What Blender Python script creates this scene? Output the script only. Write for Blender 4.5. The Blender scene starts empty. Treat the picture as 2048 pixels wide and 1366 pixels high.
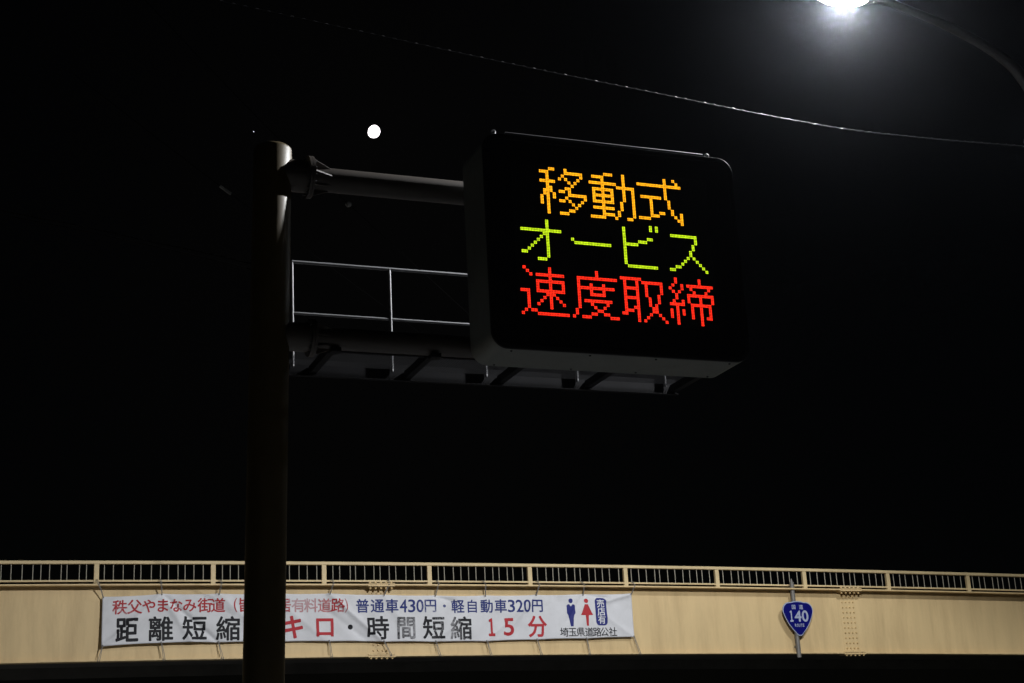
import bpy, bmesh, math, random
from mathutils import Vector, Matrix, noise
random.seed(7)
rad = math.radians
scene = bpy.context.scene
COL = scene.collection

# ------------------------------------------------------------------ camera
CAM_Z = 1.7
YAW, PITCH, ROLL = 0.3755788, 0.2959922, 0.0528393
F = Vector((math.sin(YAW) * math.cos(PITCH), math.cos(YAW) * math.cos(PITCH), math.sin(PITCH)))
r0 = Vector((math.cos(YAW), -math.sin(YAW), 0)); u0 = r0.cross(F)
R = math.cos(ROLL) * r0 - math.sin(ROLL) * u0
U = math.sin(ROLL) * r0 + math.cos(ROLL) * u0
cd = bpy.data.cameras.new('camera'); cam = bpy.data.objects.new('camera', cd); COL.objects.link(cam)
cd.sensor_width = 36.0; cd.lens = 36.0 * 3097.9 / 2048; cd.clip_start = 0.05; cd.clip_end = 6000
M = Matrix((R, U, -F)).transposed().to_4x4(); M.translation = Vector((0, 0, CAM_Z))
cam.matrix_world = M
scene.camera = cam

# ------------------------------------------------------------------ night sky, moonlight, exposure
MOON_DIR = Vector((0.256, 0.870, 0.420)).normalized()
w = bpy.data.worlds.new('World'); scene.world = w; w.use_nodes = True
nt = w.node_tree; nt.nodes.clear()
sky = nt.nodes.new('ShaderNodeTexSky'); sky.sky_type = 'NISHITA'; sky.sun_disc = False
# the moon stands in for the sun: same direction, a hundred thousandth of the light
sky.sun_elevation = rad(24.87); sky.sun_rotation = rad(16.37); sky.dust_density = 0.4
bg = nt.nodes.new('ShaderNodeBackground'); bg.inputs['Strength'].default_value = 0.00009
out = nt.nodes.new('ShaderNodeOutputWorld')
nt.links.new(sky.outputs[0], bg.inputs[0]); nt.links.new(bg.outputs[0], out.inputs[0])
sd = bpy.data.lights.new('moonlight', 'SUN'); sd.energy = 0.003; sd.angle = rad(0.5); sd.color = (1.0, 0.95, 0.9)
so = bpy.data.objects.new('moonlight', sd); COL.objects.link(so)
so.rotation_euler = MOON_DIR.to_track_quat('Z', 'Y').to_euler(); so.location = (0, 30, 30)
vs = scene.view_settings
vs.view_transform = 'Standard'; vs.look = 'None'; vs.exposure = 0.0; vs.gamma = 1.0; vs.use_curve_mapping = False
scene.cycles.use_denoising = True
scene.cycles.max_bounces = 6
scene.cycles.sample_clamp_indirect = 4.0

# ------------------------------------------------------------------ helpers
def tag(o, label=None, cat=None, group=None, kind=None):
    if label: o['label'] = label
    if cat: o['category'] = cat
    if group: o['group'] = group
    if kind: o['kind'] = kind
    return o

def link(name, me, mat=None, parent=None):
    o = bpy.data.objects.new(name, me); COL.objects.link(o)
    if mat and hasattr(me, 'materials') and not me.materials: me.materials.append(mat)
    if parent: o.parent = parent
    return o

def empty(name, loc=(0, 0, 0)):
    o = bpy.data.objects.new(name, None); COL.objects.link(o); o.location = loc; o.empty_display_size = 0.2
    return o

def finish(bm, name, smooth=False, recalc=True):
    if recalc: bmesh.ops.recalc_face_normals(bm, faces=bm.faces[:])
    me = bpy.data.meshes.new(name); bm.to_mesh(me); bm.free()
    if smooth:
        for p in me.polygons: p.use_smooth = True
        try: me.set_sharp_from_angle(angle=rad(38))
        except Exception: pass
    return me

class MB:
    """collects shapes into one mesh object"""
    def __init__(s): s.bm = bmesh.new()
    def box(s, x0, x1, y0, y1, z0, z1, bev=0.0):
        bm2 = bmesh.new()
        vv = [bm2.verts.new(p) for p in ((x0,y0,z0),(x1,y0,z0),(x1,y1,z0),(x0,y1,z0),(x0,y0,z1),(x1,y0,z1),(x1,y1,z1),(x0,y1,z1))]
        for f in ((3,2,1,0),(4,5,6,7),(0,1,5,4),(1,2,6,5),(2,3,7,6),(3,0,4,7)): bm2.faces.new([vv[i] for i in f])
        if bev: bmesh.ops.bevel(bm2, geom=bm2.edges[:], offset=bev, segments=2, affect='EDGES', profile=0.6)
        s.add(bm2); return s
    def add(s, bm2, mtx=None):
        mp = {}
        for v in bm2.verts: mp[v] = s.bm.verts.new(mtx @ v.co if mtx else v.co)
        for f in bm2.faces:
            try: s.bm.faces.new([mp[v] for v in f.verts])
            except ValueError: pass
        bm2.free()
    def tube(s, pts, rads, n=12, caps=True):
        pts = [Vector(p) for p in pts]
        if not hasattr(rads, '__len__'): rads = [rads] * len(pts)
        t0 = (pts[1] - pts[0]).normalized()
        a = Vector((0, 0, 1)) if abs(t0.z) < 0.9 else Vector((1, 0, 0))
        nrm = t0.cross(a).normalized(); prev = t0; rings = []
        for i, p in enumerate(pts):
            t = (pts[min(i+1, len(pts)-1)] - pts[max(i-1, 0)]).normalized()
            q = prev.rotation_difference(t); nrm = (q @ nrm).normalized(); prev = t
            b = t.cross(nrm).normalized()
            rings.append([s.bm.verts.new(p + rads[i] * (math.cos(2*math.pi*k/n) * nrm + math.sin(2*math.pi*k/n) * b)) for k in range(n)])
        for ra, rb in zip(rings, rings[1:]):
            for k in range(n): s.bm.faces.new((ra[k], ra[(k+1) % n], rb[(k+1) % n], rb[k]))
        if caps: s.bm.faces.new(rings[0][::-1]); s.bm.faces.new(rings[-1])
        return s
    def poly(s, pts, d):
        """polygon extruded by vector d"""
        a = [s.bm.verts.new(p) for p in pts]; b = [s.bm.verts.new(Vector(p) + Vector(d)) for p in pts]
        s.bm.faces.new(a[::-1]); s.bm.faces.new(b)
        for k in range(len(a)): s.bm.faces.new((a[k], a[(k+1) % len(a)], b[(k+1) % len(a)], b[k]))
        return s
    def rings(s, rr, cap0=True, cap1=True):
        vv = [[s.bm.verts.new(p) for p in r] for r in rr]
        n = len(vv[0])
        for a, b in zip(vv, vv[1:]):
            for k in range(n): s.bm.faces.new((a[k], a[(k+1) % n], b[(k+1) % n], b[k]))
        if cap0: s.bm.faces.new(vv[0][::-1])
        if cap1: s.bm.faces.new(vv[-1])
        return s
    def build(s, name, mat, parent=None, smooth=False, loc=None):
        o = link(name, finish(s.bm, name, smooth), mat, parent)
        if loc: o.location = loc
        return o

# ------------------------------------------------------------------ materials
def material(name, col, rough=0.6, metal=0.0, var=0.0, scale=3.0, bump=0.0, bscale=60.0, dirt=None, dirt_scale=1.2, dirt_lo=0.55, dirt_hi=0.75, stretch=(1, 1, 1), spec=0.5):
    m = bpy.data.materials.new(name); m.use_nodes = True
    nt = m.node_tree; b = nt.nodes['Principled BSDF']
    b.inputs['Roughness'].default_value = rough; b.inputs['Metallic'].default_value = metal
    b.inputs['Specular IOR Level'].default_value = spec
    b.inputs['Base Color'].default_value = (*col, 1)
    if not (var or bump or dirt): return m
    tc = nt.nodes.new('ShaderNodeTexCoord'); mp = nt.nodes.new('ShaderNodeMapping'); mp.inputs['Scale'].default_value = stretch
    nt.links.new(tc.outputs['Object'], mp.inputs['Vector'])
    last = None
    if var:
        nz = nt.nodes.new('ShaderNodeTexNoise'); nz.inputs['Scale'].default_value = scale; nz.inputs['Detail'].default_value = 6; nz.inputs['Roughness'].default_value = 0.6
        nt.links.new(mp.outputs[0], nz.inputs['Vector'])
        mr = nt.nodes.new('ShaderNodeMapRange'); mr.inputs['From Min'].default_value = 0.3; mr.inputs['From Max'].default_value = 0.7
        mr.inputs['To Min'].default_value = 1 - var; mr.inputs['To Max'].default_value = 1 + var
        nt.links.new(nz.outputs[0], mr.inputs['Value'])
        mx = nt.nodes.new('ShaderNodeVectorMath'); mx.operation = 'SCALE'; mx.inputs[0].default_value = col
        nt.links.new(mr.outputs[0], mx.inputs['Scale']); last = mx.outputs[0]
    if dirt:
        nz = nt.nodes.new('ShaderNodeTexNoise'); nz.inputs['Scale'].default_value = dirt_scale; nz.inputs['Detail'].default_value = 8; nz.inputs['Roughness'].default_value = 0.7
        nt.links.new(mp.outputs[0], nz.inputs['Vector'])
        mr = nt.nodes.new('ShaderNodeMapRange'); mr.inputs['From Min'].default_value = dirt_lo; mr.inputs['From Max'].default_value = dirt_hi; mr.clamp = True
        nt.links.new(nz.outputs[0], mr.inputs['Value'])
        mx = nt.nodes.new('ShaderNodeMix'); mx.data_type = 'RGBA'
        mx.inputs['B'].default_value = (*dirt, 1); mx.inputs['A'].default_value = (*col, 1)
        nt.links.new(mr.outputs[0], mx.inputs['Factor'])
        if last: nt.links.new(last, mx.inputs['A'])
        last = mx.outputs['Result']
    if last: nt.links.new(last, b.inputs['Base Color'])
    if bump:
        nz = nt.nodes.new('ShaderNodeTexNoise'); nz.inputs['Scale'].default_value = bscale; nz.inputs['Detail'].default_value = 4
        nt.links.new(mp.outputs[0], nz.inputs['Vector'])
        bp = nt.nodes.new('ShaderNodeBump'); bp.inputs['Strength'].default_value = bump; bp.inputs['Distance'].default_value = 0.01
        nt.links.new(nz.outputs[0], bp.inputs['Height']); nt.links.new(bp.outputs[0], b.inputs['Normal'])
    return m

def emission(name, col, strength):
    m = bpy.data.materials.new(name); m.use_nodes = True; nt = m.node_tree; nt.nodes.clear()
    e = nt.nodes.new('ShaderNodeEmission'); e.inputs[0].default_value = (*col, 1); e.inputs[1].default_value = strength
    o = nt.nodes.new('ShaderNodeOutputMaterial'); nt.links.new(e.outputs[0], o.inputs[0])
    return m

CREAM = material('cream girder paint', (0.595, 0.442, 0.225), 0.6, var=0.07, scale=2.2, bump=0.12, bscale=6, dirt=(0.40, 0.28, 0.135), dirt_scale=1.0, dirt_lo=0.50, dirt_hi=0.85, stretch=(2.2, 1, 0.3))
CREAM_RAIL = material('cream handrail paint', (0.55, 0.43, 0.235), 0.6, var=0.13, scale=2.0, dirt=(0.25, 0.11, 0.04), dirt_scale=1.7, dirt_lo=0.66, dirt_hi=0.74)
BALUSTER = material('grey baluster paint', (0.28, 0.26, 0.21), 0.6, var=0.1, scale=6)
BOLT = material('painted bolt heads', (0.55, 0.39, 0.18), 0.5, var=0.1, scale=20)
DECK = material('darkened deck steel', (0.10, 0.095, 0.085), 0.8, var=0.2, scale=2)  # colour darkened to put the underside's shade into deck and far web
CONCRETE = material('pier concrete', (0.32, 0.31, 0.29), 0.85, var=0.15, scale=3, bump=0.3)
BROWN = material('brown gantry paint', (0.052, 0.037, 0.0115), 0.5, var=0.15, scale=5, bump=0.08, bscale=30, dirt=(0.038, 0.024, 0.009), dirt_scale=4)
BROWN_ARM = material('grey brown arm paint', (0.034, 0.028, 0.023), 0.5, var=0.12, scale=6, bump=0.08, bscale=30)
GALV = material('galvanised steel', (0.17, 0.172, 0.18), 0.5, metal=0.2, var=0.15, scale=14)
MESH = material('dark expanded metal', (0.009, 0.009, 0.0105), 0.7, var=0.2, scale=12, spec=0.1)
FRAME = material('shaded steel frame', (0.008, 0.008, 0.0095), 0.7, var=0.2, scale=9, spec=0.1)  # steel colour darkened to carry the shade below the catwalk floor
GUYMAT = material('dull black wire', (0.002, 0.002, 0.002), 1.0, spec=0.0)
GALV_DARK = material('weathered galvanised steel', (0.05, 0.051, 0.055), 0.55, metal=0.2, var=0.2, scale=10)
HOUSING = material('grey green housing paint', (0.115, 0.124, 0.113), 0.55, var=0.10, scale=4, bump=0.05, bscale=40, dirt=(0.085, 0.091, 0.084), dirt_scale=2.5)
PANEL = material('black display panel', (0.006, 0.006, 0.007), 0.6, spec=0.2)
UNLIT = material('unlit diode', (0.012, 0.012, 0.013), 0.5, spec=0.3)
def diodes(name, col, strength):
    m = emission(name, col, strength); nt = m.node_tree; e = [n for n in nt.nodes if n.type == 'EMISSION'][0]
    tc = nt.nodes.new('ShaderNodeTexCoord'); nz = nt.nodes.new('ShaderNodeTexNoise'); nz.inputs['Scale'].default_value = 55; nz.inputs['Detail'].default_value = 2
    mr = nt.nodes.new('ShaderNodeMapRange'); mr.inputs['From Min'].default_value = 0.3; mr.inputs['From Max'].default_value = 0.7; mr.inputs['To Min'].default_value = strength*0.72; mr.inputs['To Max'].default_value = strength*1.28
    nt.links.new(tc.outputs['Object'], nz.inputs['Vector']); nt.links.new(nz.outputs[0], mr.inputs['Value']); nt.links.new(mr.outputs[0], e.inputs[1])
    return m
AMBER = diodes('amber diodes', (1.0, 0.41, 0.010), 1.65)
LIME = diodes('lime diodes', (0.52, 0.76, 0.012), 1.45)
RED = diodes('red diodes', (1.0, 0.026, 0.010), 1.5)
CORD = material('grey tie cord', (0.20, 0.19, 0.18), 0.8)
CABLE = material('black cable jacket', (0.004, 0.004, 0.0045), 0.6, spec=0.05)
WRAP = material('bright lashing wire', (0.0045, 0.0045, 0.0052), 0.4, metal=0.2, spec=0.08)
PORCELAIN = material('insulator porcelain', (0.16, 0.16, 0.155), 0.5)
BLUE = material('blue sign sheeting', (0.002, 0.003, 0.115), 0.6, var=0.05, scale=8, spec=0.1)
WHITE = material('white sign sheeting', (0.30, 0.33, 0.45), 0.6, spec=0.15)
STEELPOST = material('grey bracket pole', (0.15, 0.143, 0.13), 0.5, metal=0.2, var=0.15, scale=10)
LAMPBODY = material('lamp housing paint', (0.020, 0.019, 0.019), 0.45, var=0.08, scale=8)
LENS = emission('lit lamp glass', (0.92, 0.97, 1.0), 70.0)
ASPHALT = material('asphalt', (0.05, 0.05, 0.052), 0.85, var=0.25, scale=2.0, bump=0.5, bscale=120)
PAVING = material('pavement concrete', (0.30, 0.295, 0.28), 0.85, var=0.15, scale=1.5, bump=0.3, bscale=60)
EARTH = material('verge earth', (0.035, 0.037, 0.025), 0.95, var=0.35, scale=0.6, bump=0.6, bscale=12)
MARKING = material('road marking paint', (0.62, 0.62, 0.6), 0.7, var=0.12, scale=9)

def cloth_material():
    m = material('white banner cloth', (0.60, 0.605, 0.625), 0.75, var=0.05, scale=3, bump=0.06, bscale=9, dirt=(0.46, 0.46, 0.46), dirt_scale=2.2, dirt_lo=0.5, dirt_hi=0.9)
    return m
CLOTH = cloth_material()

def ink(name, col, fade_lo, fade_hi, faded=(0.50, 0.50, 0.52)):
    m = bpy.data.materials.new(name); m.use_nodes = True; nt = m.node_tree; b = nt.nodes['Principled BSDF']
    b.inputs['Roughness'].default_value = 0.7; b.inputs['Specular IOR Level'].default_value = 0.3
    tc = nt.nodes.new('ShaderNodeTexCoord')
    n1 = nt.nodes.new('ShaderNodeTexNoise'); n1.inputs['Scale'].default_value = 0.9; n1.inputs['Detail'].default_value = 2
    n2 = nt.nodes.new('ShaderNodeTexNoise'); n2.inputs['Scale'].default_value = 26; n2.inputs['Detail'].default_value = 5
    nt.links.new(tc.outputs['Object'], n1.inputs['Vector']); nt.links.new(tc.outputs['Object'], n2.inputs['Vector'])
    ad = nt.nodes.new('ShaderNodeMath'); ad.operation = 'MULTIPLY_ADD'; ad.inputs[1].default_value = 0.45
    nt.links.new(n2.outputs[0], ad.inputs[0]); nt.links.new(n1.outputs[0], ad.inputs[2])
    mr = nt.nodes.new('ShaderNodeMapRange'); mr.inputs['From Min'].default_value = fade_lo; mr.inputs['From Max'].default_value = fade_hi; mr.inputs['To Max'].default_value = 0.8
    nt.links.new(ad.outputs[0], mr.inputs['Value'])
    mx = nt.nodes.new('ShaderNodeMix'); mx.data_type = 'RGBA'; mx.inputs['A'].default_value = (*col, 1); mx.inputs['B'].default_value = (*faded, 1)
    nt.links.new(mr.outputs[0], mx.inputs['Factor']); nt.links.new(mx.outputs['Result'], b.inputs['Base Color'])
    return m
INK_RED = ink('red banner ink', (0.36, 0.028, 0.034), 0.78, 0.98)
INK_RED_FADED = ink('sun faded red banner ink', (0.38, 0.045, 0.05), 0.55, 0.95)
INK_BLACK_FADED = ink('rubbed black banner ink', (0.014, 0.014, 0.017), 0.70, 0.98)
INK_RED_FLAT = ink('fresh red banner ink', (0.40, 0.026, 0.034), 0.95, 1.15)
INK_BLUE = ink('blue banner ink', (0.018, 0.030, 0.15), 0.84, 1.05)
INK_NAVY = ink('navy banner ink', (0.020, 0.026, 0.16), 0.95, 1.2)
INK_BLACK = ink('black banner ink', (0.010, 0.010, 0.013), 0.93, 1.1)
INK_BLACK_FLAT = ink('fresh black banner ink', (0.020, 0.020, 0.024), 0.95, 1.2)

# ------------------------------------------------------------------ ground (out of the frame, it carries everything)
def sheet(name, x0, x1, y0, y1, z, mat, parent=None):
    bm = bmesh.new(); bm.faces.new([bm.verts.new(p) for p in ((x0,y0,z),(x1,y0,z),(x1,y1,z),(x0,y1,z))])
    return link(name, finish(bm, name, recalc=False), mat, parent)
tag(sheet('ground', -400, 400, -400, 400, 0.0, EARTH), kind='structure')
road = tag(sheet('road', 4.2, 17.8, -395, 395, 0.004, ASPHALT), kind='structure')
for k in range(-6, 30):
    sheet('centre_dash', 10.93, 11.07, k*10.0, k*10.0 + 5.0, 0.008, MARKING, road)
for xx in (5.0, 16.85): sheet('edge_line', xx, xx + 0.15, -395, 395, 0.008, MARKING, road)
mb = MB(); mb.box(-9.0, 4.0, -395, 395, 0.0, 0.13); tag(mb.build('pavement', PAVING), kind='structure')  # out of view, widened leftwards to bounce light onto the board's side
mb = MB(); mb.box(4.003, 4.2, -395, 395, 0.0, 0.15, 0.02); tag(mb.build('kerb', CONCRETE), kind='structure')

# ------------------------------------------------------------------ footbridge
YB = 27.382
KC, XC = 0.000688, 7.436
def camber(x): return -KC * (x - XC) ** 2
BX0, BX1 = -10.0, 36.0
def sweep(profile, mat, name, parent, x0=BX0, x1=BX1, n=46, closed=True):
    """profile (y, z) carried along the cambered bridge"""
    mb = MB()
    rr = []
    for i in range(n + 1):
        x = x0 + (x1 - x0) * i / n
        rr.append([(x, y, z + camber(x)) for y, z in profile])
    mb.rings(rr); return mb.build(name, mat, parent)
def rect(y0, y1, z0, z1): return [(y0, z0), (y1, z0), (y1, z1), (y0, z1)]

bridge = empty('footbridge', (13, YB, 0))
tag(bridge, 'cream painted steel girder footbridge with low baluster handrail crossing the whole picture', 'footbridge')
bridge_inv = Matrix.Translation((-13, -YB, 0))
def under(o, root):           # keep world placement while parenting to an empty that only carries a location
    o.parent = root; o.matrix_parent_inverse = Matrix.Translation(-root.location); return o
W0 = YB
under(sweep(rect(W0, W0 + 0.02, 4.565, 5.80), CREAM, 'web_plate', None), bridge)
under(sweep(rect(W0 - 0.18, W0 + 0.15, 5.803, 5.83), CREAM, 'top_flange', None), bridge)
under(sweep(rect(W0 - 0.09, W0 + 0.15, 4.537, 4.562), CREAM, 'bottom_flange', None), bridge)
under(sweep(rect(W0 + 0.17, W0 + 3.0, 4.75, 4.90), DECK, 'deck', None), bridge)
under(sweep(rect(W0 + 3.2, W0 + 3.22, 4.565, 5.80), DECK, 'far_web_plate', None), bridge)  # far girder takes the darkened deck colour in place of shade
for x in (-8.5, 34.0):
    mb = MB(); mb.tube([(x, W0 + 1.6, 0), (x, W0 + 1.6, 4.3 + camber(x))], 0.42, 24); mb.box(x - 0.35, x + 0.35, W0 - 0.05, W0 + 3.25, 4.28 + camber(x), 4.53 + camber(x), 0.03)
    under(mb.build('pier', CONCRETE), bridge)
# handrail: the top rail is the part, posts and balusters are its pieces
rail = under(sweep([(W0 - 0.055, 6.192), (W0 + 0.015, 6.192), (W0 + 0.02, 6.20), (W0 + 0.02, 6.242), (W0 + 0.01, 6.25), (W0 - 0.05, 6.25), (W0 - 0.06, 6.242), (W0 - 0.06, 6.20)], CREAM_RAIL, 'handrail', None), bridge)
def sub(o):
    o.parent = rail; o.matrix_parent_inverse = Matrix.Translation(-Vector(bridge.location)) if False else Matrix.Identity(4)
    return o
under_low = sweep(rect(W0 - 0.04, W0 - 0.005, 5.888, 5.918), CREAM_RAIL, 'lower_rail', None); sub(under_low)
pm = MB(); pm.box(-0.042, 0.042, -0.05, 0.012, 5.83, 6.191, 0.004); post_me = finish(pm.bm, 'post')
bmr = MB(); bmr.tube([(0, -0.02, 5.915), (0, -0.02, 6.196)], 0.0085, 8); bal_me = finish(bmr.bm, 'baluster', True)
X0P = 2.894
for k in range(-6, 17):
    x = X0P + 2.0 * k
    if not (BX0 < x < BX1): continue
    if not (-1.5 < x < 27): continue
    o = link('post', post_me, CREAM_RAIL); o.location = (x, W0, camber(x)); sub(o)
    for j in range(1, 13):
        xb = x + 2.0 * j / 13
        o = link('baluster', bal_me, BALUSTER); o.location = (xb, W0, camber(xb)); o.rotation_euler = (0, rad(random.uniform(-0.3, 0.3)), 0); sub(o)
# bolted splices
def dome(bm, c, ax, r, h, n=8):
    """small bolt head: hexagonal-ish button standing on direction ax"""
    ax = Vector(ax).normalized(); a = ax.orthogonal().normalized(); b = ax.cross(a); c = Vector(c)
    r1 = [bm.verts.new(c + r*(math.cos(2*math.pi*k/n)*a + math.sin(2*math.pi*k/n)*b)) for k in range(n)]
    r2 = [bm.verts.new(c + ax*h + 0.75*r*(math.cos(2*math.pi*k/n)*a + math.sin(2*math.pi*k/n)*b)) for k in range(n)]
    for k in range(n): bm.faces.new((r1[k], r1[(k+1) % n], r2[(k+1) % n], r2[k]))
    bm.faces.new(r2)
for sx in (7.925, 17.87):
    cz = camber(sx)
    mb = MB(); mb.box(sx - 0.19, sx + 0.19, W0 - 0.004, W0, 4.60 + cz, 5.77 + cz)
    sp = under(mb.build('splice_plate', CREAM), bridge)
    for y0, y1, z0, z1 in ((0.195, 0.13, 5.8305, 5.846), (0.195, -0.012, 5.785, 5.8025), (0.105, 0.13, 4.522, 4.5365), (0.105, -0.012, 4.5625, 4.577)):
        mb = MB(); mb.box(sx - 0.25, sx + 0.25, W0 - y0, W0 + y1, z0 + cz, z1 + cz, 0.002); o = mb.build('flange_plate', CREAM); o.parent = sp
    bm = bmesh.new()
    for i in range(4):
        for j in range(11): dome(bm, (sx - 0.128 + 0.085*i, W0 - 0.0042, 4.655 + cz + 0.103*j), (0, -1, 0), 0.019, 0.020)
    for i in range(5):
        x = sx - 0.2 + 0.1*i
        dome(bm, (x, W0 - 0.135, 5.8462 + cz), (0, 0, 1), 0.024, 0.026); dome(bm, (x, W0 - 0.135, 5.7848 + cz), (0, 0, -1), 0.024, 0.045)
        dome(bm, (x, W0 - 0.07, 4.5215 + cz), (0, 0, -1), 0.024, 0.030)
    o = link('bolts', finish(bm, 'bolts', True), BOLT); o.parent = sp; o['kind'] = 'stuff'

# ------------------------------------------------------------------ banner
EY_T = [(3.02,5.60),(4.0,5.65),(4.99,5.655),(5.96,5.66),(6.98,5.66),(7.99,5.635),(8.98,5.625),(9.96,5.625),(10.97,5.635),(11.96,5.65),(12.95,5.66)]
EY_T2 = [2.90,3.97,5.02,5.96,7.04,8.09,9.03,9.93,11.03,11.94,13.02]
EY_B = [(3.02,4.78),(4.0,4.83),(4.98,4.83),(5.96,4.83),(6.96,4.83),(7.96,4.81),(8.95,4.80),(9.95,4.80),(10.95,4.82),(11.96,4.83),(12.95,4.85)]
EY_B2 = [2.96,4.06,5.06,6.03,7.0,8.11,9.03,10.02,11.02,12.01,13.06]
def edge(pts, x, sag):
    x = min(max(x, pts[0][0]), pts[-1][0])
    for (xa, za), (xb, zb) in zip(pts, pts[1:]):
        if x <= xb + 1e-9:
            t = (x - xa) / (xb - xa); return za + (zb - za)*t + sag*4*t*(1 - t)
    return pts[-1][1]
# creases pulled between eyelets: (x0, z0, x1, z1, height, width)
CREASE = [(4.0,5.66,5.0,4.80,-0.022,0.035),(4.0,5.66,4.55,4.80,0.016,0.06),(4.0,5.66,3.15,4.85,0.013,0.05),(3.02,4.78,3.6,5.25,0.012,0.03),
          (6.98,5.66,7.97,4.80,0.026,0.05),(6.75,5.5,7.7,4.80,-0.013,0.06),(6.2,5.4,6.9,4.85,0.010,0.07),(8.95,4.80,9.6,5.3,0.012,0.06),(9.96,4.80,10.9,5.6,0.016,0.06),
          (10.97,5.63,10.3,4.9,0.013,0.07),(11.96,5.65,11.55,5.1,-0.010,0.05),(11.96,5.65,12.5,5.58,-0.02,0.035),(12.95,5.66,12.4,5.52,0.022,0.04),(8.98,5.62,9.4,5.50,-0.02,0.04),(5.0,5.66,5.9,4.82,0.014,0.06),(12.95,4.85,12.3,5.3,0.012,0.06),(7.99,5.63,8.5,4.9,0.010,0.06)]
def cloth_y(x, z):
    d = 0.075 + 0.035 * math.exp(-((x - 3.3)/1.1)**2) * max(0, (5.35 - z)/0.6) + 0.008*math.sin(1.7*x + 0.6)
    d += 0.016 * noise.noise(Vector((x*1.3, z*1.7, 3.1))) + 0.006 * noise.noise(Vector((x*4.0, z*3.5, 8.3)))
    for x0, z0, x1, z1, h, wd in CREASE:
        vx, vz = x1 - x0, z1 - z0; L = math.hypot(vx, vz); t = ((x - x0)*vx + (z - z0)*vz)/(L*L)
        if -0.1 < t < 1.1:
            dp = ((x - x0)*vz - (z - z0)*vx)/L
            fade = min(1, (t + 0.1)/0.2, (1.1 - t)/0.2)
            d += h*1.8*fade*math.exp(-abs(dp/wd)**1.5)
    return YB - max(d, 0.03)
banner = empty('banner', (8.0, YB - 0.1, 4.8))
tag(banner, 'long white cloth banner with red, blue and black Japanese lettering tied along the footbridge girder', 'banner')
NX, NZ = 440, 36
bm = bmesh.new(); vv = []
for i in range(NX + 1):
    x = 3.0 + (12.97 - 3.0) * i/NX
    zt = edge(EY_T, x, -0.012) + 0.012; zb = edge(EY_B, x, 0.010) - 0.012
    row = []
    for j in range(NZ + 1):
        z = zb + (zt - zb)*j/NZ
        row.append(bm.verts.new((x, cloth_y(x, z), z)))
    vv.append(row)
for i in range(NX):
    for j in range(NZ): bm.faces.new((vv[i][j], vv[i+1][j], vv[i+1][j+1], vv[i][j+1]))
me = finish(bm, 'cloth'); 
for p in me.polygons: p.use_smooth = True
cl = under(link('cloth', me, CLOTH), banner)
sm = cl.modifiers.new('thickness', 'SOLIDIFY'); sm.thickness = 0.0015; sm.offset = 1.0

_font_cache = {}
def glyph(ch, bold=0.0):
    """flat triangles of one character, in its own units"""
    key = (ch, bold)
    if key not in _font_cache:
        cu = bpy.data.curves.new('glyph', 'FONT'); cu.body = ch; cu.size = 1.0; cu.offset = bold; cu.resolution_u = 4; cu.fill_mode = 'FRONT'
        o = bpy.data.objects.new('glyph', cu); COL.objects.link(o)
        dg = bpy.context.evaluated_depsgraph_get(); dg.update()
        me = bpy.data.meshes.new_from_object(o.evaluated_get(dg))
        vs_ = [v.co.copy() for v in me.vertices]; fs = [tuple(p.vertices) for p in me.polygons]
        bpy.data.objects.remove(o); bpy.data.curves.remove(cu); bpy.data.meshes.remove(me)
        _font_cache[key] = (vs_, fs)
    return _font_cache[key]
_ref = glyph('国')[0]; EM = max(v.y for v in _ref) - min(v.y for v in _ref)
def put_glyph(bm, ch, cx, cz, size=None, w=None, h=None, bold=0.0, slant=0.0):
    """adds a character to bm in the xz plane (y=0), centred; size = height of a full square character"""
    vs_, fs = glyph(ch)
    if not vs_: return
    x0 = min(v.x for v in vs_); x1 = max(v.x for v in vs_); y0 = min(v.y for v in vs_); y1 = max(v.y for v in vs_)
    if size: sx = sy = size/EM
    if w: sx = w/(x1 - x0)
    if h: sy = h/(y1 - y0)
    if w and not h and not size: sy = sx
    if h and not w and not size: sx = sy
    hb = bold*(size or h or w)
    shifts = [(0, 0)] if not bold else [(0, 0), (hb, 0), (-hb, 0), (0, hb), (0, -hb), (0.7*hb, 0.7*hb), (-0.7*hb, 0.7*hb), (0.7*hb, -0.7*hb), (-0.7*hb, -0.7*hb)]
    # the pen's width: the glyph is laid again around itself, each layer a hair above the last
    fx = (w - 2*hb)/w if (w and bold) else 1.0; fz = (h - 2*hb)/h if (h and bold) else 1.0
    for q, (hx, hz) in enumerate(shifts):
        mp = [bm.verts.new((cx + hx + (v.x - (x0+x1)/2)*sx*fx, -0.00012*q, cz + hz + (v.y - (y0+y1)/2)*sy*fz + slant*((v.x - (x0+x1)/2)*sx))) for v in vs_]
        for f in fs:
            try: bm.faces.new([mp[i] for i in f])
            except ValueError: pass
def drape(bm, off, step=0.035):
    bmesh.ops.triangulate(bm, faces=bm.faces[:])
    xs = [v.co.x for v in bm.verts]; zs = [v.co.z for v in bm.verts]
    for a, lo, hi in ((0, min(xs), max(xs)), (2, min(zs), max(zs))):
        no = Vector((1, 0, 0)) if a == 0 else Vector((0, 0, 1)); t = lo + step
        while t < hi:
            co = Vector((t, 0, 0)) if a == 0 else Vector((0, 0, t))
            bmesh.ops.bisect_plane(bm, geom=bm.verts[:] + bm.edges[:] + bm.faces[:], plane_co=co, plane_no=no, dist=1e-6)
            t += step
    bmesh.ops.triangulate(bm, faces=bm.faces[:])
    for v in bm.verts: v.co.y += cloth_y(v.co.x, v.co.z) - off
def fix_up(bm):
    for f in bm.faces:
        f.normal_update()
        if f.normal.y > 0: f.normal_flip()
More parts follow.
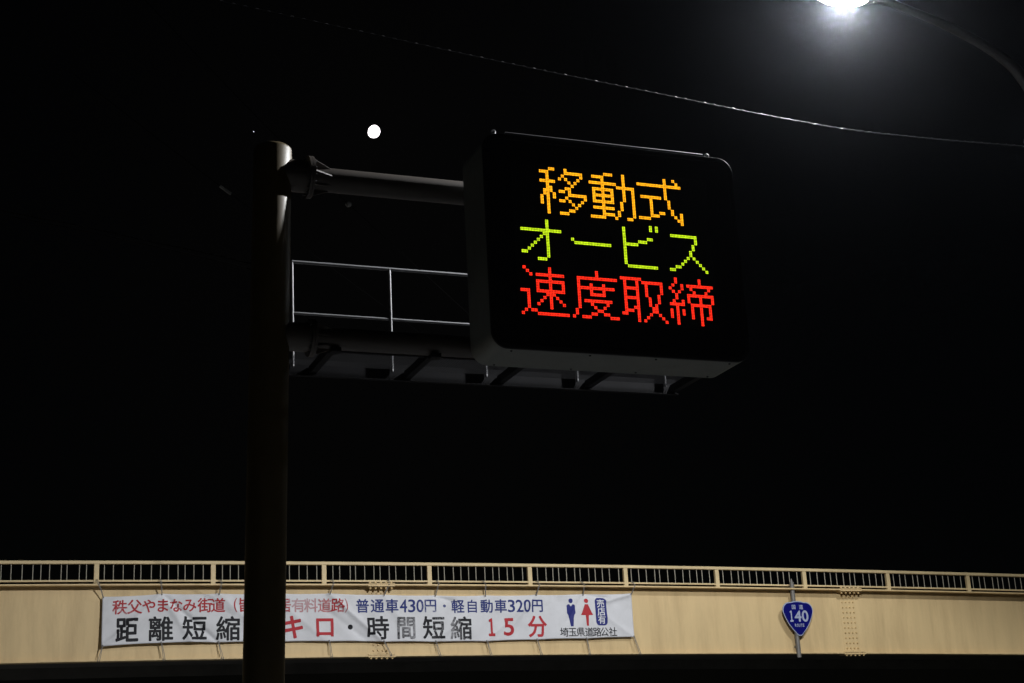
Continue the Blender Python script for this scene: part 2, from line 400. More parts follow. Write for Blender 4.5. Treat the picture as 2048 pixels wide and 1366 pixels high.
def print_line(chars, mat, name='printed_character', label=None, off=0.0035):
    for c in chars:
        b1 = bmesh.new(); put_glyph(b1, *c[0:3], **c[3]); drape(b1, off); fix_up(b1)
        me = bpy.data.meshes.new(name); b1.to_mesh(me); b1.free()
        under(link(name, me, mat), banner)
S1 = dict(size=0.228, bold=0.020)
K1 = dict(size=0.218, bold=0.020)
red1 = [('秩',3.295,5.430,S1),('父',3.543,5.437,S1),('や',3.781,5.450,K1),('ま',4.021,5.458,K1),('な',4.248,5.459,K1),('み',4.484,5.459,K1),('街',4.743,5.464,S1),('道',4.975,5.465,S1),('(',5.281,5.464,dict(h=0.25,w=0.06)),('皆',5.457,5.468,S1),('野',5.69,5.465,S1),('寄',5.92,5.462,S1),('居',6.151,5.458,S1),('有',6.405,5.460,S1),('料',6.637,5.459,S1),('道',6.886,5.459,S1),('路',7.129,5.458,S1),(')',7.284,5.453,dict(h=0.25,w=0.06))]
print_line([c for c in red1 if not (6.3 < c[1] < 6.95)], INK_RED)
print_line([c for c in red1 if 6.3 < c[1] < 6.95], INK_RED_FADED)
D1 = lambda: dict(h=0.235, w=0.140, bold=0.016)
blue1 = [('普',7.586,5.445,S1),('通',7.866,5.444,S1),('車',8.140,5.444,S1),('4',8.357,5.443,D1()),('3',8.516,5.443,D1()),('0',8.676,5.443,D1()),('円',8.879,5.442,S1),('・',9.152,5.442,dict(h=0.055,w=0.055)),('軽',9.416,5.437,S1),('自',9.697,5.437,dict(h=0.24,w=0.18,bold=0.012)),('動',9.981,5.436,S1),('車',10.260,5.439,S1),('3',10.472,5.439,D1()),('2',10.632,5.438,D1()),('0',10.781,5.438,D1()),('円',10.993,5.438,S1)]
print_line(blue1, INK_BLUE, label='blue upper line of lettering with toll prices')
B2 = dict(size=0.388, bold=0.021)
black2 = [('距',3.419,5.045,dict(w=0.385,h=0.405,bold=0.026,slant=0.03)),('離',3.992,5.062,B2),('短',4.567,5.072,B2),('縮',5.150,5.061,B2),('・',7.357,5.068,dict(h=0.09,w=0.09)),('時',7.872,5.049,B2),('間',8.403,5.042,dict(w=0.345,h=0.40,bold=0.022)),('短',8.932,5.049,B2),('縮',9.458,5.036,B2)]
print_line([c for c in black2 if c[1] not in (8.403, 9.458)], INK_BLACK)
print_line([c for c in black2 if c[1] in (8.403, 9.458)], INK_BLACK_FADED)
red2 = [('キ',6.314,5.075,dict(w=0.35,h=0.40,bold=0.03)),('ロ',6.885,5.064,dict(w=0.32,h=0.325,bold=0.028)),('１',10.059,5.045,dict(w=0.125,h=0.335,bold=0.03)),('5',10.399,5.049,dict(w=0.21,h=0.325,bold=0.026)),('分',10.977,5.054,dict(w=0.385,h=0.40,bold=0.022))]
print_line(red2, INK_RED_FLAT, label='bold red lower lettering')
corp = [(c, x, 4.942, dict(size=0.158, bold=0.012)) for c, x in zip('埼玉県道路公社', (11.512,11.681,11.849,12.025,12.189,12.345,12.521))]
print_line(corp, INK_BLACK_FLAT, label='small black line of lettering at the right end')
def flat_poly(bm, pts): bm.faces.new([bm.verts.new((x, 0, z)) for x, z in pts])
def disc(cx, cz, r, n=20): return [(cx + r*math.cos(2*math.pi*k/n), cz + r*math.sin(2*math.pi*k/n)) for k in range(n)]
def pictogram(polys, mat, name, off=0.0035, label=None):
    b1 = bmesh.new()
    for p in polys: flat_poly(b1, p)
    drape(b1, off); fix_up(b1)
    me = bpy.data.meshes.new(name); b1.to_mesh(me); b1.free()
    o = under(link(name, me, mat), banner)
    if label: o['label'] = label
mx = 11.68
pictogram([disc(mx, 5.532, 0.044), [(mx-0.035,5.468),(mx,5.425),(mx+0.035,5.468),(mx+0.07,5.462),(mx+0.088,5.44),(mx+0.088,5.30),(mx+0.06,5.26),(mx+0.045,5.20),(mx+0.03,5.05),(mx-0.025,5.05),(mx-0.045,5.20),(mx-0.06,5.26),(mx-0.088,5.30),(mx-0.088,5.44),(mx-0.07,5.462)]], INK_NAVY, 'man_pictogram')
wx = 12.003
pictogram([disc(wx, 5.532, 0.044), [(wx-0.03,5.468),(wx+0.03,5.468),(wx+0.045,5.44),(wx+0.04,5.40),(wx+0.055,5.36),(wx+0.125,5.275),(wx+0.122,5.262),(wx+0.035,5.258),(wx+0.022,5.06),(wx-0.020,5.06),(wx-0.03,5.258),(wx-0.122,5.262),(wx-0.125,5.275),(wx-0.055,5.36),(wx-0.04,5.40),(wx-0.045,5.44)]], INK_RED_FLAT, 'woman_pictogram')
def rrect(x0, x1, z0, z1, r, n=6):
    pts = []
    for cx, cz, a0 in ((x1-r, z0+r, -90), (x1-r, z1-r, 0), (x0+r, z1-r, 90), (x0+r, z0+r, 180)):
        for k in range(n + 1):
            a = rad(a0 + 90*k/n); pts.append((cx + r*math.cos(a), cz + r*math.sin(a)))
    return pts
pictogram([rrect(12.185, 12.420, 5.062, 5.590, 0.07)], INK_NAVY, 'shop_tag')
INK_WHITE = material('white banner print', (0.62, 0.63, 0.66), 0.7)
print_line([('売',12.300,5.482,dict(size=0.145,bold=0.014)),('店',12.303,5.325,dict(size=0.145,bold=0.014)),('有',12.303,5.172,dict(size=0.145,bold=0.014))], INK_WHITE, off=0.0065, label='small white lettering on the navy tag')
# cords: two strands from every eyelet to the rail above or the flange below
def cord_path(a, b, n=6, sag=0.0):
    a, b = Vector(a), Vector(b)
    return [a.lerp(b, k/n) + Vector((random.uniform(-.004,.004), 0, random.uniform(-.003,.003))) for k in range(n + 1)]
EYELET = material('brass eyelet', (0.35, 0.33, 0.30), 0.4, metal=0.7)
for (xe, ze), xr in zip(EY_T, EY_T2):
    mb = MB(); dx = (xr - xe)
    e = Vector((xe, cloth_y(xe, ze) - 0.012, ze - 0.012))
    for s in (-1, 1):
        p1 = Vector((xr + s*0.009 - 0.15*dx, YB - 0.192, 5.835 + camber(xr))); p2 = Vector((xr + s*0.012, YB - 0.052, 5.925 + camber(xr)))
        pts = cord_path(e + Vector((s*0.004, 0, 0)), p1, 5) + cord_path(p1, p2, 2)[1:] + [p2 + Vector((0, 0.04, 0.0))]
        mb.tube(pts, 0.0052, 6)
    under(mb.build('cord', CORD, None, True), banner)
for (xe, ze), xr in zip(EY_B, EY_B2):
    mb = MB(); e = Vector((xe, cloth_y(xe, ze) - 0.012, ze + 0.012))
    for s in (-1, 1):
        p1 = Vector((xr + s*0.016, YB - 0.10, 4.53 + camber(xr)))
        mb.tube(cord_path(e + Vector((s*0.004, 0, 0)), p1, 5) + [p1 + Vector((0, 0.03, -0.012)), p1 + Vector((0, 0.10, -0.010))], 0.0052, 6)
    under(mb.build('cord', CORD, None, True), banner)

# ------------------------------------------------------------------ route shield on a bracket pole
YR = YB - 0.165
route = empty('route_sign', (16.55, YR, 4.4))
tag(route, 'blue rounded triangle route shield numbered 140 on a grey pole before the girder', 'route sign')
def shield(sc_, n=14):
    """rounded triangle, point down, about 0.72 wide and 0.70 high"""
    c = [(-0.190, 0.165, 0.160, 80, 200), (0.0, -0.250, 0.095, 205, 335), (0.190, 0.165, 0.160, -20, 100)]
    pts = []
    for cx, cz, r, a0, a1 in c:
        for k in range(n + 1):
            a = rad(a0 + (a1 - a0)*k/n); pts.append((cx + r*math.cos(a), cz + r*math.sin(a)))
    # bow the three sides outwards
    out_ = []
    m = len(pts)
    for i, (x, z) in enumerate(pts):
        out_.append((x, z)); x2, z2 = pts[(i+1) % m]
        L = math.hypot(x2 - x, z2 - z)
        if L > 0.15:
            nx_, nz_ = (z2 - z)/L, -(x2 - x)/L
            if nx_*(x + x2) + nz_*(z + z2) < 0: nx_, nz_ = -nx_, -nz_
            for t in (0.2, 0.4, 0.6, 0.8):
                b = 0.030*4*t*(1 - t)*min(1, L/0.4); out_.append((x + (x2 - x)*t + nx_*b, z + (z2 - z)*t + nz_*b))
    return [(x*sc_, z*sc_) for x, z in out_]
RC = (16.585, 5.165)
mb = MB(); mb.poly([(RC[0]+x, YR, RC[1]+z) for x, z in shield(1.0)], (0, 0.012, 0)); under(mb.build('plate', WHITE), route)
mb = MB(); mb.poly([(RC[0]+x, YR - 0.004, RC[1]+z) for x, z in shield(0.945)], (0, 0.003, 0)); under(mb.build('blue_field', BLUE), route)
marks = [('国', -0.095, 0.225, dict(size=0.085, bold=0.02)), ('道', 0.075, 0.225, dict(size=0.085, bold=0.02)),
         ('１', -0.165, 0.045, dict(h=0.225, w=0.075, bold=0.03)), ('4', -0.015, 0.045, dict(h=0.225, w=0.16, bold=0.03)), ('0', 0.15, 0.045, dict(h=0.23, w=0.15, bold=0.03))]
marks += [(ch, -0.088 + 0.045*k, -0.138, dict(h=0.062, w=0.036, bold=0.03)) for k, ch in enumerate('ROUTE')]
for ch, x, z, kw in marks:
    bm = bmesh.new(); put_glyph(bm, ch, RC[0] + x, RC[1] + z, **kw)
    for v in bm.verts: v.co.y += YR - 0.0065
    fix_up(bm); me = bpy.data.meshes.new('printed_character'); bm.to_mesh(me); bm.free(); under(link('printed_character', me, WHITE), route)
mb = MB(); mb.tube([(16.545, YR + 0.065, 4.40), (16.545, YR + 0.065, 5.90)], 0.046, 16); mb.tube([(16.545, YR + 0.065, 5.895), (16.545, YR + 0.065, 5.97)], [0.026, 0.012], 12); under(mb.build('pole', STEELPOST, None, True), route)
for z in (4.62, 5.76):
    mb = MB(); mb.box(16.515, 16.575, YR + 0.05, YB - 0.002, z - 0.02, z + 0.02, 0.004); under(mb.build('bracket', STEELPOST), route)
for z in (5.0, 5.3):
    mb = MB(); mb.box(16.49, 16.60, YR + 0.0125, YR + 0.05, z - 0.018, z + 0.018, 0.004); under(mb.build('clamp', STEELPOST), route)

# ------------------------------------------------------------------ cantilever gantry: pole and two arms
YA = 12.80
gantry = empty('sign_gantry', (2.64, YA, 0.13))
tag(gantry, 'tall brown steel pole with two cantilever arms carrying the lit message board', 'gantry')
def px_(z): return 2.645 + (z/7.6)*0.165
PR = 0.172
mb = MB(); pts = [(px_(z), YA, z) for z in (0.13, 1.5, 3.0, 4.5, 6.0, 7.0, 7.575)]; rr = [PR + 0.004]*2 + [PR]*5
for a in (15, 35, 55, 75, 89): pts.append((px_(7.575), YA, 7.575 + 0.062*math.sin(rad(a)))); rr.append(PR*math.cos(rad(a)))
mb.tube(pts, rr, 40); under(mb.build('pole', BROWN, None, True), gantry)
mb = MB(); mb.box(px_(0) - 0.33, px_(0) + 0.33, YA - 0.33, YA + 0.33, 0.131, 0.165, 0.006)
for k in range(8):
    a = math.pi*k/4; d = Vector((math.cos(a), math.sin(a), 0)); t = Vector((-d.y, d.x, 0))*0.008; c = Vector((px_(0), YA, 0.166))
    mb.poly([c + d*(PR) - t, c + d*(PR + 0.13) - t, c + d*PR - t + Vector((0, 0, 0.3))], t*2)
under(mb.build('base_plate', BROWN), gantry)
def arm(zc, r, rs, zs, fl):
    mb = MB(); mb.tube([(px_(zc) + 0.02, YA, zs), (3.135, YA, zs)], rs, 28); under(mb.build('arm_stub', BROWN_ARM, None, True), gantry)
    mb = MB(); mb.tube([(3.17, YA, zc), (5.0, YA, zc), (7.02, YA, zc)], r, 28); o = under(mb.build('arm', BROWN_ARM, None, True), gantry)
    fz = zs
    for xa, xb in ((3.118, 3.140), (3.143, 3.165)):
        mb = MB(); mb.tube([(xa, YA, fz), (xb, YA, fz)], fl, 32); under(mb.build('flange', BROWN_ARM, None, True), gantry)
    for k in range(8):
        a = math.pi*k/4 + math.pi/8*0; d = Vector((0, math.cos(a), math.sin(a))); t = Vector((1, 0, 0)).cross(d)*0.006; c = Vector((3.166, YA, zc)); cf = Vector((3.166, YA, fz))
        mb = MB(); mb.poly([c + d*(r*0.96) - t, cf + d*(fl*0.93) - t, c + d*(r*0.97) - t + Vector((0.17, 0, 0))], t*2); under(mb.build('gusset', BROWN_ARM), gantry)
    bm = bmesh.new()
    for k in range(16):
        a = 2*math.pi*(k + 0.5)/16
        dome(bm, (3.1655, YA + fl*0.86*math.cos(a), fz + fl*0.86*math.sin(a)), (1, 0, 0), 0.011, 0.014, 6); dome(bm, (3.1175, YA + fl*0.86*math.cos(a), fz + fl*0.86*math.sin(a)), (-1, 0, 0), 0.011, 0.014, 6)
    o = under(link('bolts', finish(bm, 'bolts'), GALV_DARK), gantry); o['kind'] = 'stuff'
arm(7.338, 0.112, 0.15, 7.350, 0.195)
arm(5.815, 0.100, 0.13, 5.815, 0.170)
for x in (4.95, 6.65):
    mb = MB(); mb.box(x - 0.04, x + 0.04, 12.5635, 12.70, 5.66, 7.50, 0.004); under(mb.build('mounting_post', GALV_DARK), gantry)

# ------------------------------------------------------------------ message board
YS = 12.0
BXa, BXb, BZa, BZb, DEP = 4.544, 7.095, 5.569, 7.612, 0.558
board = empty('led_message_board', ((BXa + BXb)/2, YS, BZa))
tag(board, 'grey box message board with rounded corners showing amber, lime and red lit Japanese characters', 'message board')
def ol(ins, y, r=0.155): return [(x, YS + y, z) for x, z in rrect(BXa + ins, BXb - ins, BZa + ins, BZb - ins, max(r - ins, 0.02), 10)]
mb = MB(); mb.rings([ol(0.012, DEP), ol(0.0, DEP - 0.012), ol(0.0, 0.020), ol(0.004, 0.0185)], True, True)
under(mb.build('housing', HOUSING, None, True), board)
mb = MB(); mb.rings([ol(0.004, 0.0180), ol(0.0005, 0.0175), ol(0.0005, 0.010), ol(0.005, 0.001), ol(0.012, -0.002), ol(0.05, -0.002), ol(0.052, 0.0095)], True, True); under(mb.build('front_frame', PANEL, None, True), board)
mb = MB(); mb.rings([ol(0.0525, 0.0092), ol(0.0525, 0.0094)]); under(mb.build('display_panel', PANEL), board)
mb = MB(); mb.tube([(BXa + 0.235, YS + 0.03, BZb + 0.016), (BXb - 0.30, YS + 0.03, BZb + 0.016)], 0.0165, 14); under(mb.build('top_rail', GALV_DARK, None, True), board)
for x in (BXa + 0.135, BXb - 0.235):
    mb = MB(); mb.tube([(x, YS + 0.06, BZb - 0.002), (x, YS + 0.06, BZb + 0.018)], 0.024, 12)
    mb.tube([(x + 0.020*math.cos(rad(a)), YS + 0.06, BZb + 0.033 + 0.020*math.sin(rad(a))) for a in range(-90, 271, 30)], 0.0075, 8); under(mb.build('eye_bolt', GALV, None, True), board)
mb = MB()
bm = mb.bm
for x in (BXa + 0.20, BXa + 0.95, BXb - 0.95, BXb - 0.20):
    for y in (0.06, DEP - 0.06): dome(bm, (x, YS + y, BZa - 0.0005), (0, 0, -1), 0.012, 0.008, 8)
o = under(mb.build('bolts', PANEL), board); o['kind'] = 'stuff'
GRID = '''
...........##...#............###...#.............#..#..........
........###.....######...####......#.............#...#.........
..........#....#.....#......#......#....###############........
..........#...#.#...#...#########..#.............#.............
........#####....#.#........#....######..........#.............
..........#.......#......#######...#..#..........#.............
..........##....##.......#..#..#...#..#..#######.#.............
.........###..##.#.......#######...#..#.....#.....#............
.........##.#....######..#..#..#...#..#.....#.....#............
........#.#.#...#.....#..#######..#...#.....#.....#............
........#.#...##.#...#......#.....#...#.....#......#...........
........#.#.......#.#....#######..#...#.....#..##..#..#........
..........#........#........#....#....#.....###.....#.#........
..........#......##.........####.#....#.####.........##........
..........#...###.......#####...#...##................#........
...............................................................
...........................................#.#.................
.........#........................#........#.#.................
.........#........................#...............#########....
.........#........................#.......................#....
.#############....................#.......##..............#....
........##........................#....###...............#.....
.......#.#.......#................#####..................#.....
......#..#........############....#.....................#......
.....#...#........................#.....................#......
....#....#........................#....................#.#.....
...#.....#........................#...................#...#....
.##......#........................#..................#.....#...
.........#........................#................##.......#..
......###..........................##########....##..........#.
...............................................................
...............................................................
.#.......#..............#.........................#.......#....
..#......#..............#.......#######...........#.......#....
...#.#########....#############..#...#.#######...#..#.#########
.........#........#..............#...#..#....#..#...#..#.....#.
.....#########....#...#...#......#####..#....#...#.#....#...#..
.....#...#...#....############...#...#..#....#....#...#########
.....#...#...#....#...#...#......#...#..#...#.....#...#...#...#
###..#########....#...#####......#####...#..#....#..#.#...#...#
..#.....###.......#..............#...#...#..#...#####..#######.
..#....#.#.#......#.#########....#...#...#.#......#....#..#..#.
..#...#..#..#.....#...#....#.....#..##....##....#.#.#..#..#..#.
..#..#...#...#....#....#..#......###.#....##....#.#.#..#..#..#.
..#......#.......#......##......##...#...#..#...#.#....#..#.##.
.#.##............#....##..##.........#..#....#....#.......#....
#....##########.#..###......###......#.#......#...#.......#....'''.split()
CP = 0.03053; GX, GZ = 5.8038, 6.6146      # cell pitch and the grid's middle (column 31, row 23)
def dot(bm, x, z, r, h, n):
    y = YS + 0.0090
    c = bm.verts.new((x, y - h, z)); ring = [bm.verts.new((x + r*math.cos(2*math.pi*(k + 0.5)/n), y, z + r*math.sin(2*math.pi*(k + 0.5)/n))) for k in range(n)]
    for k in range(n): bm.faces.new((c, ring[(k+1) % n], ring[k]))
bands = [(0, 16, [(7, 23), (24, 39), (40, 56)], AMBER, 'amber'), (16, 31, [(0, 16), (16, 32), (32, 48), (48, 63)], LIME, 'lime'), (31, 47, [(0, 16), (16, 32), (32, 48), (48, 63)], RED, 'red')]
lit = set()
for r0_, r1_, cols, mat, cname in bands:
    for idx, (c0, c1) in enumerate(cols):
        bm = bmesh.new()
        for r_ in range(r0_, r1_):
            for c_ in range(c0, c1):
                ok = GRID[r_][c_] == '#'
                if cname == 'red' and idx == 0 and r_ == 46 and c_ == 15: ok = False
                if not ok: continue
                lit.add((r_, c_))
                for i in (-0.25, 0.25):
                    for j in (-0.25, 0.25): dot(bm, GX + (c_ - 31 + i)*CP, GZ - (r_ - 23 + j)*CP, CP*0.24, 0.004, 8)
        o = under(link('lit_character', finish(bm, 'lit_character', recalc=False), mat), board); o['kind'] = 'stuff'
        o['label'] = '%s lit character, number %d of its row' % (cname, idx + 1)
bm = bmesh.new()
for r_ in range(-1, 48):
    for c_ in range(-1, 64):
        if (r_, c_) in lit: continue
        for i in (-0.25, 0.25):
            for j in (-0.25, 0.25): dot(bm, GX + (c_ - 31 + i)*CP, GZ - (r_ - 23 + j)*CP, CP*0.2, 0.003, 4)
o = under(link('unlit_diodes', finish(bm, 'unlit_diodes', recalc=False), UNLIT), board); o['kind'] = 'stuff'

# ------------------------------------------------------------------ maintenance catwalk behind the board
CZ = 5.80; CYa, CYb = 12.93, 13.60; CXa, CXb = 3.10, 7.13
cat = empty('maintenance_catwalk', (5.1, 13.25, CZ))
tag(cat, 'narrow steel mesh catwalk with thin tube handrail hung behind the message board', 'catwalk')
# expanded metal floor: two crossing families of thin strands
mb = MB(); W_, D_ = CXb - CXa, CYb - CYa - 0.02
pitch = 0.050; slope = 0.55      # strands run along (1, +-slope)
n = int((W_ + D_/slope)/pitch) + 2
for sgn in (1, -1):
    for k in range(n):
        xs = CXa - D_/slope + k*pitch
        a = (xs, 0.0); b = (xs + D_/slope, D_)
        t0 = max(0, (CXa - a[0])/(b[0] - a[0])); t1 = min(1, (CXb - a[0])/(b[0] - a[0]))
        if t1 - t0 < 0.02: continue
        p = [(a[0] + (b[0]-a[0])*t, CYa + 0.01 + (D_*t if sgn > 0 else D_*(1 - t)), CZ + (0.0 if sgn > 0 else 0.0018)) for t in (t0, t1)]
        dv = (Vector(p[1]) - Vector(p[0])).normalized(); sv = Vector((-dv.y, dv.x, 0))*0.0028
        mb.poly([Vector(p[0]) - sv, Vector(p[1]) - sv, Vector(p[1]) + sv, Vector(p[0]) + sv], (0, 0, 0.0015))
o = under(mb.build('mesh_floor', MESH), cat); o['kind'] = 'stuff'
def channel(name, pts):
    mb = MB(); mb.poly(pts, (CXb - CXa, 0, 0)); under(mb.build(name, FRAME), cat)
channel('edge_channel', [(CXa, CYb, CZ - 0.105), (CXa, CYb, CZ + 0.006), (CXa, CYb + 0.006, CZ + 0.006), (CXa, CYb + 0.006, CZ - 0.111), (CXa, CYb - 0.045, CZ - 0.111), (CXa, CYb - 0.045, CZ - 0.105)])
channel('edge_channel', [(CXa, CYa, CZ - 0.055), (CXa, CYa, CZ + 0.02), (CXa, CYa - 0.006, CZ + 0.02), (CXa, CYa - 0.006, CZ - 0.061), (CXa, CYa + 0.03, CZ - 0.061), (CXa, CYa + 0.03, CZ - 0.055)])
mb = MB(); mb.box(CXa, CXb, CYb, CYb + 0.005, CZ + 0.0065, CZ + 0.055); under(mb.build('toe_plate', MESH), cat)
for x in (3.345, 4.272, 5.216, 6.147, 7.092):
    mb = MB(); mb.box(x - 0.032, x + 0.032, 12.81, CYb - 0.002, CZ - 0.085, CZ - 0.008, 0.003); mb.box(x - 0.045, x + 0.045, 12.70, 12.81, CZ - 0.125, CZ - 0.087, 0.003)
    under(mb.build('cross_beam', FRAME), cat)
PXS = (3.158, 4.118, 5.068, 6.03, 7.0)
hr = MB(); hr.tube([(PXS[0], CYb - 0.015, 6.812), (PXS[-1], CYb - 0.015, 6.812)], 0.0165, 12); hrail = under(hr.build('handrail', GALV, None, True), cat)
hm = MB(); hm.tube([(PXS[0], CYb - 0.015, 6.300), (PXS[-1], CYb - 0.015, 6.300)], 0.0135, 12); o = hm.build('middle_rail', GALV, None, True); o.parent = hrail
pm = MB(); pm.tube([(0, 0, -0.03), (0, 0, 1.008)], 0.0145, 12); pme = finish(pm.bm, 'post', True)
for x in PXS:
    o = link('post', pme, GALV); o.location = (x, CYb - 0.017, CZ + 0.005); o.parent = hrail

# ------------------------------------------------------------------ street lamps
def street_lamp(base, path, head, aim, label, power, half, blend):
    root = empty('street_lamp', base); tag(root, label, 'street lamp', 'street lamps')
    mb = MB(); m = len(path); mb.tube(path, [0.11 - 0.068*min(1, k/(m*0.9)) for k in range(m)], 20); under(mb.build('pole', LAMPBODY, None, True), root)
    mb = MB(); mb.box(base[0]-0.2, base[0]+0.2, base[1]-0.2, base[1]+0.2, base[2] + 0.001, base[2]+0.03, 0.005); under(mb.build('base_plate', LAMPBODY), root)
    h = Vector(head); d = Vector(path[-1]) - Vector(path[-3]); d.normalize()
    side = d.cross(Vector((0, 0, 1))).normalized(); up = side.cross(d).normalized()
    def sect(t, wd, zt, zb, nn=24):
        c = h + d*t; r = []
        for k in range(nn):
            a = 2*math.pi*k/nn; zz = math.sin(a); r.append(c + side*(wd*math.cos(a)) + up*((zt if zz > 0 else zb)*zz))
        return r
    mb = MB(); mb.rings([sect(-0.46, 0.05, 0.05, 0.05), sect(-0.40, 0.09, 0.08, 0.05), sect(-0.30, 0.18, 0.12, 0.05), sect(0.0, 0.22, 0.14, 0.05), sect(0.28, 0.20, 0.12, 0.05), sect(0.42, 0.13, 0.08, 0.04), sect(0.48, 0.05, 0.03, 0.02)])
    hd = under(mb.build('lamp_head', LAMPBODY, None, True), root)
    mb = MB(); rr = []
    for q in range(6):
        a = math.pi/2*q/5.4; rr.append([h + d*(0.05 + 0.34*math.cos(a)*math.cos(2*math.pi*k/24)) + side*(0.19*math.cos(a)*math.sin(2*math.pi*k/24)) - up*(0.045 + 0.10*math.sin(a)) for k in range(24)])
    mb.rings(rr); gl = mb.build('lamp_glass', LENS, None, True); gl.parent = hd
    ld = bpy.data.lights.new('lamp_light', 'SPOT'); ld.energy = power; ld.spot_size = 2*rad(half); ld.spot_blend = blend; ld.shadow_soft_size = 0.04; ld.color = (0.97, 0.98, 1.0)
    lo = bpy.data.objects.new('lamp_light', ld); COL.objects.link(lo); lo.location = h + d*0.05 - up*0.19
    lo.rotation_euler = Vector(aim).to_track_quat('-Z', 'Y').to_euler(); under(lo, root)
    return root
def bent(x0, y0, xh, yh, pts):
    return [(x0, y0, z) for z in (0.0, 1.5, 3.0, 4.5, 6.0, 7.2, 8.2)] + pts
YL = 12.95; KL = YL/13.1      # the lamp slid along its line of sight
def smooth(pts, n=6):
    out_ = []
    P = [Vector(p) for p in pts]
    for i in range(len(P) - 1):
        a, b, c, d = P[max(i-1, 0)], P[i], P[i+1], P[min(i+2, len(P)-1)]
        for k in range(n):
            t = k/n; out_.append(0.5*((2*b) + (c - a)*t + (2*a - 5*b + 4*c - d)*t*t + (3*b - a - 3*c + d)*t**3))
    return out_ + [P[-1]]
p1 = smooth([(12.15, YL, 0.0), (12.15, YL, 3.0), (12.15, YL, 6.0), (12.15, YL, 8.0), (12.06, YL, 8.9), (11.754, YL, 9.588), (11.397, YL, 9.896), (10.802, YL, 10.14), (10.10, YL, 10.32), (9.80, YL, 10.35)])
p1 = [Vector((p.x*KL, p.y, p.z if p.z < 6 else CAM_Z + (p.z - CAM_Z)*KL)) for p in p1]
HX, HZ = 9.43*KL, CAM_Z + (10.385 - CAM_Z)*KL
street_lamp((12.15*KL, YL, 0.004), p1, (HX, YL, HZ), (-0.15, 0.10, -0.98), 'street lamp with dazzling white light on a curved pole at the top right corner', 5900, 80, 0.12)
# the next lamp, right of the picture, turned to the crossing
p2 = [Vector((p.x - HX + 17.36, p.y - YL + 19.0, p.z*1.168)) for p in p1]
street_lamp((12.15*KL - HX + 17.36, 19.0, 0.004), p2, (17.36, 19.0, HZ*1.168), (0.0, 0.5, -0.85), 'second street lamp, the tip of its head just cutting the right edge of the picture', 1900, 64, 0.3)

# ------------------------------------------------------------------ overhead cables
def lashed(name, pts, label, r, wrap_r, wrap_pitch, group=None):
    P = smooth(pts, 24)
    root = empty(name, P[0]); tag(root, label, 'cable', group)
    mb = MB(); mb.tube(P, r, 8); under(mb.build('conductor', GUYMAT if name == 'guy_wire' else CABLE, None, True), root)
    if wrap_pitch:
        # helix around the cable
        L = [0.0]
        for a, b in zip(P, P[1:]): L.append(L[-1] + (b - a).length)
        n = int(L[-1]/wrap_pitch*10); H = []; i = 0
        for k in range(n + 1):
            s = L[-1]*k/n
            while i < len(L) - 2 and L[i+1] < s: i += 1
            t = (s - L[i])/(L[i+1] - L[i]); c = P[i].lerp(P[i+1], t); tg = (P[i+1] - P[i]).normalized()
            sd_ = tg.cross(Vector((0, 0, 1))).normalized(); up_ = sd_.cross(tg); a = 2*math.pi*s/wrap_pitch
            H.append(c + (r + wrap_r)*(math.cos(a)*sd_ + math.sin(a)*up_))
        mb = MB(); mb.tube(H, wrap_r, 5); under(mb.build('lashing_wire', WRAP, None, True), root)
    return root
YC = 13.25
cr = [(2.4, YC, 9.29), (4.72, YC, 9.075), (5.747, YC, 8.988), (7.109, YC, 8.886), (8.121, YC, 8.810), (8.738, YC, 8.773), (9.37, YC, 8.748), (10.428, YC, 8.760), (11.713, YC, 8.814), (13.6, YC, 8.93)]
c1 = lashed('overhead_cable', cr, 'glinting spiral wrapped overhead cable below the street lamp', 0.005, 0.0032, 0.115)
cl1 = [(-0.455, 19.0, 9.36), (0.643, 17.0, 8.398), (1.388, 15.6, 7.742), (1.945, 14.4, 7.174), (2.353, 13.4, 6.708), (2.645, 12.90, 6.449)]
cl2 = [(-0.458, 19.0, 9.406), (0.641, 17.0, 8.44), (1.336, 15.6, 7.793), (1.944, 14.4, 7.216), (2.352, 13.4, 6.757), (2.645, 12.90, 6.501)]
lashed('overhead_cable', cl1, 'faint smooth cable, lower of the pair left of the brown pole', 0.006, 0, 0, 'cables left of the gantry pole')
lashed('overhead_cable', cl2, 'faint spiral wrapped cable, upper of the pair left of the brown pole', 0.005, 0.003, 0.17, 'cables left of the gantry pole')
GUY = [(1.574, 20, 14.014), (2.567, 20, 13.012), (3.493, 20, 12.058), (4.459, 20, 11.096), (5.483, 20, 10.173), (7.5, 20, 8.4)]
g1 = lashed('guy_wire', GUY, 'dim slanting wire passing behind the pole top with a small insulator below the moon', 0.0045, 0, 0)
bm = bmesh.new(); bmesh.ops.create_uvsphere(bm, u_segments=14, v_segments=10, radius=0.045)
for v in bm.verts: v.co *= (1 - 0.12*math.cos(6*math.atan2(v.co.x, v.co.y))); v.co += Vector((5.483, 20, 10.173))
under(link('insulator', finish(bm, 'insulator', True), PORCELAIN), g1)
g2 = lashed('guy_wire', [(1.645, 20, 11.715), (2.672, 20, 10.969), (3.643, 20, 10.267), (3.797, 20, 10.162), (4.486, 20, 9.686), (7.3, 20, 7.74)], 'dim lower slanting wire with grey sleeve left of the pole top', 0.004, 0, 0)
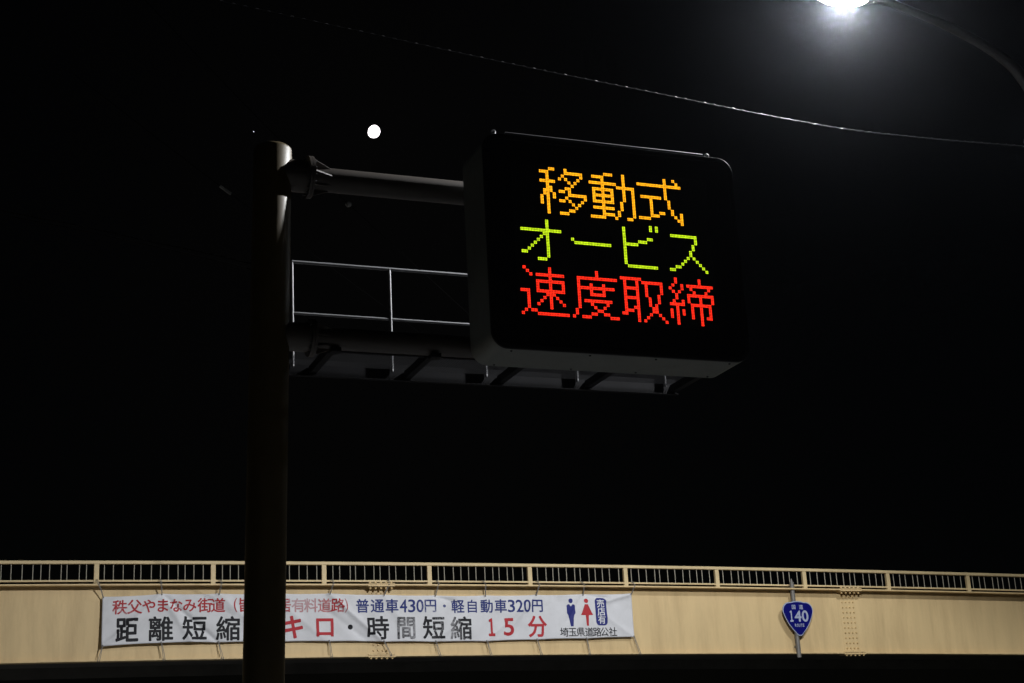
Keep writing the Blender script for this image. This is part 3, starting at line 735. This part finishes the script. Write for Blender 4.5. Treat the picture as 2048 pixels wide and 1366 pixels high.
mb = MB(); mb.tube([(3.643, 20, 10.267), (3.72, 20, 10.215), (3.797, 20, 10.162)], 0.022, 10); under(mb.build('sleeve', PORCELAIN, None, True), g2)

# ------------------------------------------------------------------ moon and star, far outside the air of the street
DM = 3000.0; mc = Vector((0, 0, CAM_Z)) + MOON_DIR*DM; mr_ = DM*0.0041
bm = bmesh.new(); bmesh.ops.create_uvsphere(bm, u_segments=96, v_segments=64, radius=mr_)
Rm = MOON_DIR.cross(Vector((0, 0, 1))).normalized(); Um = Rm.cross(MOON_DIR)
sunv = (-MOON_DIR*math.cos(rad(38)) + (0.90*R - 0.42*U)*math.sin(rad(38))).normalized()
me = bpy.data.meshes.new('moon')
for f in bm.faces: f.material_index = 0 if f.calc_center_median().normalized().dot(sunv) > 0.0 else 1  # phase painted on: sunward faces glow, the rest stay dark
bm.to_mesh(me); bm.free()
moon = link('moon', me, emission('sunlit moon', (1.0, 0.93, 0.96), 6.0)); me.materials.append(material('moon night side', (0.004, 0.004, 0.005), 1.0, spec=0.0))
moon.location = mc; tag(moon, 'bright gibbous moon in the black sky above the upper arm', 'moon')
sdv = Vector((0.183, 0.889, 0.420)).normalized()
bm = bmesh.new(); bmesh.ops.create_icosphere(bm, subdivisions=2, radius=DM*0.00030)
st = link('star', finish(bm, 'star'), emission('starlight', (0.8, 0.85, 1.0), 1.6)); st.location = Vector((0, 0, CAM_Z)) + sdv*DM
tag(st, 'single faint star left of the pole top', 'star')

# ------------------------------------------------------------------ thin night air
mb = MB(); mb.box(-420, 420, -420, 420, -1.0, 15.5)
hz = mb.build('haze', None); tag(hz, kind='stuff')  # haze added to spread a glow around the street lamp
hm_ = bpy.data.materials.new('thin night air'); hm_.use_nodes = True; nt = hm_.node_tree; nt.nodes.clear()
pv = nt.nodes.new('ShaderNodeVolumePrincipled'); pv.inputs['Color'].default_value = (0.82, 0.88, 1.0, 1); pv.inputs['Density'].default_value = 0.00007; pv.inputs['Anisotropy'].default_value = 0.97
om = nt.nodes.new('ShaderNodeOutputMaterial'); nt.links.new(pv.outputs[0], om.inputs['Volume']); hz.data.materials.append(hm_)
